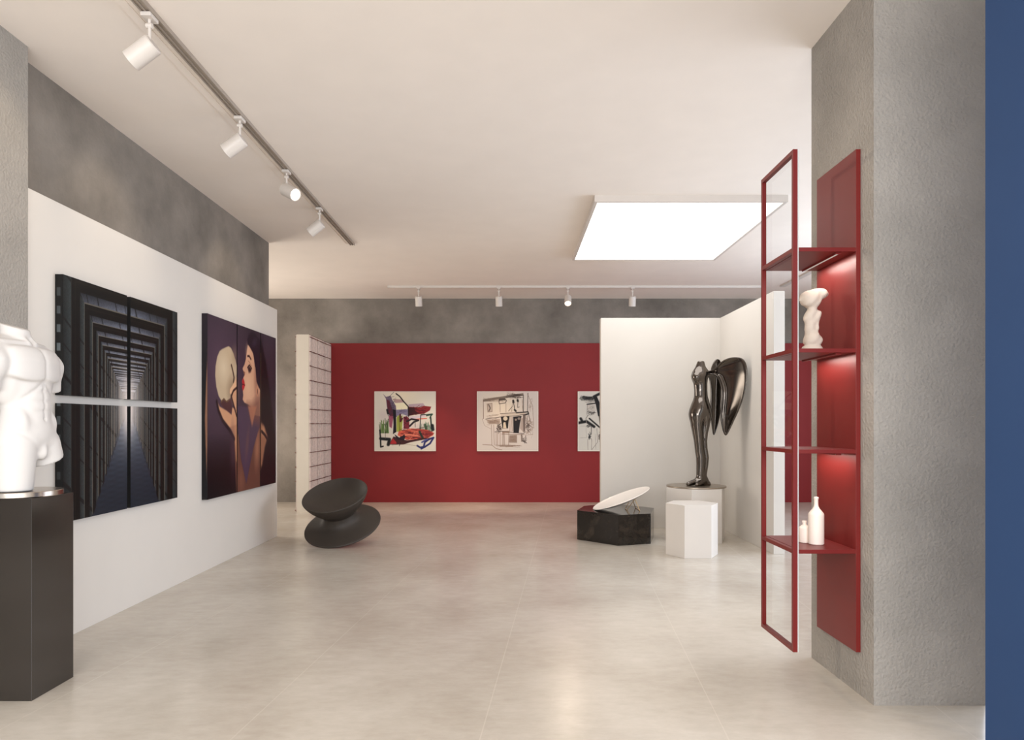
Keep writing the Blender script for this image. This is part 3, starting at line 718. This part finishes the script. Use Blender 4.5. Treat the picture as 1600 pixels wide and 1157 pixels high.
# axis coordinates measured from the rim of the base disc
def on_axis(dz): return Matrix.Translation((0,0,0.212)) @ q @ Matrix.Translation((0,0,dz))
base_p = [(0,-0.055),(0.10,-0.052),(0.25,-0.040),(0.38,-0.024),(0.430,-0.015),(0.445,-0.008),(0.4500,0.001),(0.446,0.010),(0.43,0.018),(0.36,0.036),(0.28,0.060),(0.23,0.084),(0.203,0.112),(0.192,0.145),(0.188,0.180)]
seat_p = [(0.188,0.190),(0.194,0.205),(0.215,0.226),(0.255,0.260),(0.305,0.312),(0.345,0.366),(0.369,0.412),(0.3755,0.430),(0.3775,0.438),(0.374,0.445),(0.366,0.443),(0.340,0.420),(0.28,0.378),(0.20,0.345),(0.10,0.327),(0,0.323)]
seat_p = [(r_, z_-0.016) for r_, z_ in seat_p]
b_ = MB().lathe(base_p, 96, mtx=on_axis(0)).build('base', M['chair'], ch, smooth=True)
s_ = MB().lathe(seat_p, 96, mtx=on_axis(0)).build('seat', M['chair'], ch, smooth=True)
for o in (b_, s_):
    sb = o.modifiers.new('sub', 'SUBSURF'); sb.levels = 1; sb.render_levels = 1
low = min((b_.matrix_basis @ v.co).z for v in b_.data.vertices)
ch.location.z = -low+0.0005

# ------------------------------------------------------------------ plinths, dish
def hex_pts(s, rot): return [(s*math.cos(rot+i*PI/3), s*math.sin(rot+i*PI/3)) for i in range(6)]
tag(MB().prism(hex_pts(0.28, 0), 0, 0.5515).build('plinth', M['plinth_white'], None, bevel=0.002, loc=(1.954, 7.34, 0)),
    'small empty white hexagonal plinth in front of the taller white one', 'plinth')
tag(MB().prism(hex_pts(0.37, math.radians(8)), 0, 0.633).build('plinth', M['plinth_white'], None, bevel=0.002, loc=(2.25, 8.277, 0)),
    'tall white hexagonal plinth carrying the winged metal figure', 'plinth')
bp_ = [(0.813,8.276),(1.2405,7.841),(1.644,7.975),(1.795,8.512),(1.37,8.94),(0.947,8.733)]
tag(MB().prism([(x-1.30, y-8.38) for x, y in bp_], 0, 0.354).build('plinth', M['marble'], None, bevel=0.002, loc=(1.30, 8.38, 0)),
    'low black polished stone hexagonal plinth carrying the tilted white dish', 'plinth')
ds = thing('display_dish', 'white shallow oval dish propped at a tilt on the black plinth', 'dish', (1.36, 8.35, 0.3545))
R_ = 0.365; tl = math.radians(21.5)
dp = []
for i in range(17):
    u = i/16*R_; dp.append((u, -0.060*(1-(u/R_)**2.2)))
dp += [(R_+0.003, 0.005), (R_-0.002, 0.010)]
for i in range(15, -1, -1):
    u = i/16*R_; dp.append((u, 0.006-0.038*(1-(u/R_)**2.2)))
DM = Matrix.Rotation(-tl, 4, 'Y')
zs = [ (DM @ Vector((x*math.cos(a), x*math.sin(a), z))).z for x, z in dp for a in (0, PI/2, PI, 3*PI/2)]
DM = Matrix.Translation((0, 0, -min(zs)+0.001)) @ DM
MB().lathe(dp, 72, mtx=DM).build('dish_body', M['dish'], ds, smooth=True)
lg = MB()
for sy in (-1, 1):
    top = DM @ Vector((0.14, sy*0.10, -0.050))
    lg.tube(top, (0.20, sy*0.14, 0.002), 0.0045); lg.tube(top, (0.06, sy*0.07, 0.002), 0.0045)
lg.tube((0.20,-0.14,0.004), (0.20,0.14,0.004), 0.004); lg.tube((0.06,-0.07,0.004), (0.06,0.07,0.004), 0.004)
lg.build('wire_stand', M['brass'], ds, smooth=True)

# ------------------------------------------------------------------ winged figure
wf = thing('winged_sculpture', 'dark polished metal headless winged figure standing on the tall white plinth', 'sculpture', (2.27, 8.33, 0.6335))
MB().lathe([(0,0),(0.352,0),(0.355,0.004),(0.355,0.014),(0.352,0.018),(0,0.018)], 72).build('base_plate', M['plate'], wf, smooth=True)
# torso and legs: widths by height (x left, right), measured from the plate centre
BZ = np.array([1.535,1.465,1.40,1.355,1.32,1.255,1.18,1.10,1.06,1.01,0.95,0.89,0.82,0.74,0.66,0.56,0.48,0.42,0.36,0.28,0.20,0.12,0.07,0.02])
BL = np.array([147,130,105,95,99,116,121,120,112,98,89,86,89,95,106,118,124,128,135,137,137,136,135,135.])
BR = np.array([198,210,240,236,226,222,222,225,233,241,246,247,246,240,228,222,224,230,236,232,225,218,216,216.])
sc = 1/(5.031*127.8)
xl = (BL-190)*sc+0.085; xr = (BR-190)*sc+0.085
BD = np.array([0.044,0.055,0.085,0.100,0.092,0.080,0.076,0.082,0.092,0.104,0.112,0.114,0.110,0.100,0.09,0.078,0.072,0.07,0.07,0.066,0.06,0.052,0.05,0.05])
zz = BZ[::-1]
def fig(X, Y, Z):
    L = np.interp(Z, zz, xl[::-1]); Rr = np.interp(Z, zz, xr[::-1]); D = np.interp(Z, zz, BD[::-1])
    cx = (L+Rr)/2; a = np.maximum((Rr-L)/2, 0.01)
    k = np.sqrt(((X-cx)/a)**2+(Y/D)**2); body = (k-1)*np.minimum(a, D)
    body = smax(body, Z-1.535, 0.006)
    torso = smax(body, 0.80-Z, 0.10)
    # two legs share the width
    mid = L+(Rr-L)*np.interp(Z, [0, 0.4, 0.75, 1.0], [0.62, 0.64, 0.62, 0.6])
    ga = np.maximum((mid-L)/2+0.004, 0.01); gx = (L+mid)/2
    l1 = (np.sqrt(((X-gx)/ga)**2+((Y+0.018)/(D*0.92))**2)-1)*np.minimum(ga, D)
    ha = np.maximum((Rr-mid)/2+0.008, 0.01); hx = (mid+Rr)/2-0.006
    l2 = (np.sqrt(((X-hx)/ha)**2+((Y-0.016)/(D*0.92))**2)-1)*np.minimum(ha, D)
    legs = smin(l1, l2, 0.014)
    legs = smax(smax(legs, Z-0.98, 0.12), 0.012-Z, 0.01)
    d = smin(torso, legs, 0.05)
    bust = ell(X, Y, Z, (xl[3]+0.055, -0.055, 1.335), (0.050, 0.055, 0.055))
    d = smin(d, bust, 0.04)
    hip = ell(X, Y, Z, (0.05, -0.06, 0.97), (0.07, 0.06, 0.09)); d = smin(d, hip, 0.05)
    # feet toward the left front
    f1 = cap(X, Y, Z, (0.06, -0.01, 0.085), (-0.115, -0.075, 0.040), 0.046, 0.028)
    f2 = cap(X, Y, Z, (0.10, 0.0, 0.085), (-0.025, -0.135, 0.038), 0.042, 0.026)
    d = smin(d, smin(f1, f2, 0.008), 0.03)
    heel = cap(X, Y, Z, (0.13, 0.02, 0.03), (0.08, 0.0, 0.12), 0.055, 0.03); d = smin(d, heel, 0.03)
    return smax(d, 0.016-Z, 0.004)
P, Q = surface_nets(fig, (-0.20, -0.22, -0.01), (0.30, 0.20, 1.56), 0.0085)
fb = np_mesh('body', P, Q, M['chrome'], wf)
sm = fb.modifiers.new('smooth', 'SMOOTH'); sm.factor = 0.5; sm.iterations = 4
# wings: outline points in the same measure, closed, with a hollowed face
def wing(name, outline, spine, depth, yf, thick=0.018):
    pts = np.array(outline, float)
    n = len(pts); m_ = 120
    # closed smooth resample
    t = np.arange(m_)/m_*n; i = np.floor(t).astype(int); f = (t-i)[:, None]
    p0, p1, p2, p3 = pts[(i-1) % n], pts[i % n], pts[(i+1) % n], pts[(i+2) % n]
    b = 0.5*((2*p1)+(-p0+p2)*f+(2*p0-5*p1+4*p2-p3)*f**2+(-p0+3*p1-3*p2+p3)*f**3)
    bx, bz = b[:,0], b[:,1]
    sp = np.array(spine, float); sx_, sz_ = sp[:,0], sp[:,1]
    o = np.argsort(sz_); zc = np.clip(bz, sz_.min(), sz_.max()); xc = np.interp(zc, sz_[o], sx_[o])
    V = []; K = 9
    for k in range(K+1):
        s = 1-k/K
        x = xc+(bx-xc)*s; z = zc+(bz-zc)*s
        dd = depth*(1-s**2.4)
        wfac = np.minimum(1, np.hypot(bx-xc, bz-zc)/0.09)
        y = yf(x)+dd*wfac
        V += list(zip(x, y, z))
    F = []
    for k in range(K):
        for j in range(m_):
            F.append((k*m_+j, k*m_+(j+1) % m_, (k+1)*m_+(j+1) % m_, (k+1)*m_+j))
    me = bpy.data.meshes.new(name); me.from_pydata(V, [], F); me.materials.append(M['chrome'])
    bm = bmesh.new(); bm.from_mesh(me); bmesh.ops.remove_doubles(bm, verts=bm.verts, dist=0.0008)
    bmesh.ops.recalc_face_normals(bm, faces=bm.faces); bm.to_mesh(me); bm.free()
    me.polygons.foreach_set('use_smooth', [True]*len(me.polygons))
    ob = bpy.data.objects.new(name, me); C.objects.link(ob); ob.parent = wf
    so = ob.modifiers.new('solid', 'SOLIDIFY'); so.thickness = thick; so.offset = 0
    sb = ob.modifiers.new('sub', 'SUBSURF'); sb.levels = 1; sb.render_levels = 1
    return ob
big= [(0.14, 1.401), (0.189, 1.422), (0.235, 1.462), (0.288, 1.524), (0.347, 1.557), (0.405, 1.563), (0.459, 1.546), (0.492, 1.501), (0.51, 1.422), (0.509, 1.318), (0.496, 1.199), (0.473, 1.065), (0.436, 0.931), (0.387, 0.795), (0.353, 0.704), (0.318, 0.634), (0.296, 0.673), (0.28, 0.75), (0.267, 0.873), (0.274, 0.995), (0.28, 1.103), (0.273, 1.21), (0.249, 1.307), (0.217, 1.365), (0.18, 1.373)]
bsp= [(0.235, 1.405), (0.306, 1.346), (0.341, 1.207), (0.335, 1.024), (0.323, 0.857), (0.318, 0.658)]
small= [(0.138, 1.383), (0.187, 1.399), (0.208, 1.47), (0.244, 1.541), (0.276, 1.565), (0.312, 1.553), (0.333, 1.487), (0.325, 1.33), (0.33, 1.11), (0.322, 1.0), (0.312, 0.859), (0.276, 0.718), (0.236, 0.63), (0.208, 0.765), (0.192, 0.953), (0.195, 1.141), (0.184, 1.282), (0.163, 1.352)]
ssp= [(0.26, 1.517), (0.268, 1.376), (0.26, 1.188), (0.257, 1.032), (0.25, 0.859), (0.237, 0.655)]
wing('near_wing', big, bsp, 0.07, lambda x: -0.95*np.maximum(x-0.16, -0.1))
wing('far_wing', small, ssp, 0.015, lambda x: 0.06+0.12*(x-0.22))

# ------------------------------------------------------------------ pedestal and plaster torso
pd = thing('pedestal', 'tall dark glossy square pedestal with a round metal top, far left', 'pedestal', (-2.580, 3.611, 0))
MB().box(-0.165, 0.165, -0.165, 0.165, 0, 1.023).build('column', M['black_gloss'], pd, bevel=0.0015)
MB().lathe([(0,1.0232),(0.183,1.0232),(0.186,1.026),(0.186,1.049),(0.183,1.052),(0,1.052)], 72).build('round_top', M['steel'], pd, smooth=True)
def torso(X0, Y0, Z):
    lean = np.clip((Z-0.3)/0.35, 0, 1); up = np.clip((Z-0.68)/0.2, 0, 1)
    X = -X0*1.01; Y = Y0+0.010*lean+0.06*up
    f = ell(X, Y, Z, (0,-0.010,0.610), (0.160,0.112,0.190))
    f = smin(f, ell(X, Y, Z, (0,-0.005,0.42), (0.130,0.095,0.20)), 0.06)
    f = smin(f, ell(X, Y, Z, (0,-0.01,0.27), (0.158,0.108,0.115)), 0.06)
    f = smin(f, cap(X, Y, Z, (-0.155,-0.02,0.715), (0.155,-0.02,0.715), 0.064, 0.064), 0.06)
    AX = np.abs(X)
    for s in (-1, 1):
        f = smin(f, ell(X, Y, Z, (s*0.205,-0.015,0.665), (0.066,0.074,0.098)), 0.03)
        arm = smax(cap(X, Y, Z, (s*0.216,-0.02,0.66), (s*0.230,-0.03,0.48), 0.058, 0.050), 0.525-Z+0.22*(s*X-0.23), 0.006)
        f = smin(f, arm, 0.018)
        f = smin(f, cap(X, Y, Z, (s*0.04,-0.03,0.775), (s*0.14,-0.025,0.742), 0.045, 0.043), 0.05)
        f = smin(f, ell(X, Y, Z, (s*0.135,-0.025,0.57), (0.042,0.07,0.11)), 0.03)
        f = smin(f, ell(X, Y, Z, (s*0.106,0.012,0.350), (0.042,0.072,0.080)), 0.03)
        f = smin(f, ell(X, Y, Z, (s*0.072,-0.085,0.25), (0.085,0.075,0.09)), 0.03)
        f = smin(f, cap(X, Y, Z, (s*0.016,0.066,0.775), (s*0.150,0.020,0.770), 0.010, 0.010), 0.018)
        f = smin(f, cap(X, Y, Z, (s*0.018,0.066,0.785), (s*0.050,0.0,0.825), 0.010, 0.010), 0.02)
        # flat square chest muscle with a firm lower edge
        Yc = Y+1.3*X**2
        pec = ((((X-s*0.080)/0.104)**4+((Z-0.655)/0.100)**4+((Yc-0.066)/0.054)**4)**0.25-1)*0.054
        pec = smax(pec, (0.568+2.2*(s*X-0.075)**2)-Z, 0.012)
        pec = smax(pec, 0.002-s*X, 0.010)
        f = smin(f, pec, 0.010)
    f = smin(f, ell(X, Y, Z, (0,0.055,0.445), (0.088,0.050,0.125)), 0.014)
    f = smin(f, ell(X, Y, Z, (0,0.060,0.310), (0.090,0.042,0.085)), 0.028)
    f = smin(f, ell(X, Y, Z, (0,0.080,0.200), (0.024,0.028,0.042)), 0.018)
    # carved lines of the belly and groin
    fr_ = np.clip((Y-0.02)/0.03, 0, 1)
    zm = np.clip((Z-0.36)/0.03, 0, 1)*np.clip((0.60-Z)/0.03, 0, 1)
    g = 0.0065*np.exp(-(X/0.008)**2)*zm
    for z0 in (0.415, 0.468, 0.520): g = g+0.0055*np.exp(-((Z-z0)/0.009)**2)*np.exp(-(X/0.062)**4)
    ar = 0.565-0.9*np.clip(AX-0.01, 0, 1)
    g = g+0.007*np.exp(-((Z-ar)/0.012)**2)*np.clip((0.125-AX)/0.03, 0, 1)*(AX > 0.005)
    t = np.clip(((AX-0.135)*(-0.10)+(Z-0.305)*(-0.105))/(0.10**2+0.105**2), 0, 1)
    dg = np.hypot(AX-0.135+0.10*t, Z-0.305+0.105*t)
    g = g+0.011*np.exp(-(dg/0.012)**2)
    f = f+g*fr_
    nk = smax(cap(X, Y, Z, (0,-0.02,0.74), (0,0.010,0.95), 0.070, 0.064), Z-0.862+0.30*(Y-0.01), 0.004)
    f = smin(f, nk, 0.018)
    f = smax(f, -ell(X, Y, Z, (0,0.085,0.795), (0.022,0.030,0.022)), 0.018)
    f = smax(f, -ell(X, Y, Z, (0,0.105,0.372), (0.007,0.02,0.009)), 0.010)
    # standing leg and cut leg
    f = smin(f, cap(X, Y, Z, (-0.085,0.0,0.235), (-0.100,0.005,-0.05), 0.096, 0.080), 0.03)
    cut = smax(cap(X, Y, Z, (0.085,0.005,0.24), (0.125,0.035,0.02), 0.098, 0.092), (0.150-Z)+0.40*(X-0.10), 0.006)
    f = smin(f, cut, 0.022)
    return smax(f, 0.001-Z, 0.003)
P, Q = surface_nets(torso, (-0.34, -0.22, -0.02), (0.34, 0.20, 0.93), 0.0065)
tb = np_mesh('plaster_torso', P, Q, M['plaster'], None, (-2.565, 3.625, 1.0525))
tb.rotation_euler = (0, 0, math.radians(-91))
sm = tb.modifiers.new('smooth', 'SMOOTH'); sm.factor = 0.5; sm.iterations = 3
tag(tb, 'white plaster male torso without head or arms on the dark pedestal', 'sculpture')

# ------------------------------------------------------------------ red wall shelf
sh = thing('wall_shelf', 'tall red metal display shelf with glass, hung on the right concrete pier', 'shelf', (1.633, 3.743, 0))
OX, OY = 1.633, 3.743
x0, x1 = 1.459-OX, 1.482-OX; y0, y1 = 3.518-OY, 3.968-OY; zb, zt = 0.223, 2.818
LV = (2.311, 1.790, 1.269, 0.752)
fr = MB()
fr.box(x0, x1, y0, y0+0.02, zb, zt).box(x0, x1, y1-0.02, y1, zb, zt)
fr.box(x0, x1, y0+0.02, y1-0.02, zt-0.022, zt).box(x0, x1, y0+0.02, y1-0.02, zb, zb+0.022)
for z in LV: fr.box(x0, x1, y0+0.02, y1-0.02, z-0.021, z)
fr.build('frame', M['red_metal'], sh)
MB().box(1.783-OX, 1.8068-OX, y0, y1, zb, zt).build('back_panel', M['red_metal'], sh, bevel=0.001)
for z in LV: MB().box(x1+0.0055, 1.783-OX, y0, y1, z-0.021, z).build('shelf_board', M['red_metal'], sh, bevel=0.001)
g = MB()
X0, X1 = x1, x1+0.005
g.add([(X0,y0,zb),(X0,y1,zb),(X0,y1,zt),(X0,y0,zt),(X1,y0,zb),(X1,y1,zb),(X1,y1,zt),(X1,y0,zt)], [(4,5,6,7)], 0)
g.add([(X0,y0,zb),(X0,y1,zb),(X0,y1,zt),(X0,y0,zt),(X1,y0,zb),(X1,y1,zb),(X1,y1,zt),(X1,y0,zt)], [(0,1,5,4),(2,3,7,6),(3,0,4,7),(1,2,6,5)], 1)
g.build('glass_pane', [M['glass'], M['glass_edge']], sh)
for z in LV[:3]:
    MB().box(1.688-OX, 1.692-OX, y0+0.02, y1-0.02, z-0.030, z-0.0211).box(1.692-OX, 1.716-OX, y0+0.02, y0+0.024, z-0.030, z-0.0211).build('light_baffle', M['red_metal'], sh)
    st = MB().box(1.700-OX, 1.712-OX, y0+0.03, y1-0.03, z-0.026, z-0.0212).build('led_strip', M['led_glow'], sh)
    d = bpy.data.lights.new('strip_light', 'AREA'); d.shape = 'RECTANGLE'; d.size = 0.012; d.size_y = 0.38; d.energy = 1.5; d.color = (1.0, 0.88, 0.80)
    l = bpy.data.objects.new('strip_light', d); C.objects.link(l); l.parent = st; l.location = (1.706-OX, 0.0, z-0.0275)

# things on the shelf
def knot(X, Y, Z):
    w1 = 0.008*np.sin(Z*46+X*40)+0.007*np.sin(Y*75+Z*30)+0.006*np.sin(X*110-Z*85+Y*40)
    f = ell(X, Y, Z, (0.002,0,0.062), (0.047,0.043,0.040))
    f = smin(f, cap(X, Y, Z, (0.002,0,0.06), (-0.004,0,0.15), 0.040, 0.026), 0.018)
    f = smin(f, ell(X, Y, Z, (-0.006,0,0.186), (0.038,0.036,0.046)), 0.014)
    f = smin(f, cap(X, Y, Z, (0.024,-0.012,0.205), (0.020,-0.018,0.125), 0.015, 0.012), 0.008)
    f = smin(f, cap(X, Y, Z, (0.0,0,0.20), (0.003,0,0.245), 0.024, 0.021), 0.012)
    f = smax(f, -cap(X, Y, Z, (0.010,-0.044,0.196), (-0.004,-0.042,0.150), 0.011, 0.007), 0.010)
    f = smax(f, -cap(X, Y, Z, (0.032,-0.040,0.165), (0.006,-0.044,0.095), 0.008, 0.007), 0.012)
    h = ell(X, Y, Z, (-0.004,0,0.285), (0.056,0.050,0.052))
    h = smin(h, ell(X, Y, Z, (0.040,0.0,0.307), (0.040,0.036,0.030)), 0.014)
    h = smin(h, cap(X, Y, Z, (-0.045,0,0.285), (-0.066,0,0.276), 0.020, 0.005), 0.016)
    h = smin(h, cap(X, Y, Z, (0.055,0,0.318), (0.080,0,0.314), 0.022, 0.009), 0.016)
    h = smax(h, -cap(X, Y, Z, (0.060,-0.035,0.290), (0.030,-0.050,0.272), 0.007, 0.006), 0.014)
    f = smin(f, h, 0.010)
    f = f+w1*0.32
    b = smax((np.hypot(X, Y*1.08)-(0.066-0.62*Z))*0.85, Z-0.033, 0.004)
    f = smin(f, b, 0.006)
    return smax(f, 0.001-Z, 0.003)
P, Q = surface_nets(knot, (-0.12, -0.11, -0.01), (0.12, 0.11, 0.37), 0.0042)
kn = np_mesh('abstract_sculpture', P, Q, M['clay'], None, (1.632, 3.69, 1.7905))
tag(kn, 'pale knotted clay sculpture on the second board of the red shelf', 'sculpture')
sm = kn.modifiers.new('smooth', 'SMOOTH'); sm.factor = 0.5; sm.iterations = 2
tallb = MB().lathe([(0,0),(0.037,0),(0.040,0.003),(0.040,0.156),(0.0385,0.165),(0.030,0.177),(0.019,0.190),(0.0125,0.203),(0.0108,0.215),(0.0105,0.240),(0.0125,0.244),(0.0125,0.252),(0.0105,0.254),(0.008,0.253),(0.008,0.20),(0,0.20)], 56).build('bottle', M['bottle'], None, smooth=True, loc=(1.652, 3.684, 0.7525))
tag(tallb, 'taller matt white narrow-necked bottle on the lowest red shelf board', 'bottle', 'white bottles on the red shelf')
smallb = MB().lathe([(0,0),(0.027,0),(0.029,0.002),(0.029,0.076),(0.027,0.083),(0.017,0.091),(0.0105,0.097),(0.010,0.104),(0.013,0.112),(0.0125,0.117),(0.009,0.118),(0.008,0.10),(0,0.10)], 48).build('bottle', M['bottle'], None, smooth=True, loc=(1.612, 3.738, 0.7525))
tag(smallb, 'shorter white flared-lip bottle beside the tall one on the lowest red board', 'bottle', 'white bottles on the red shelf')
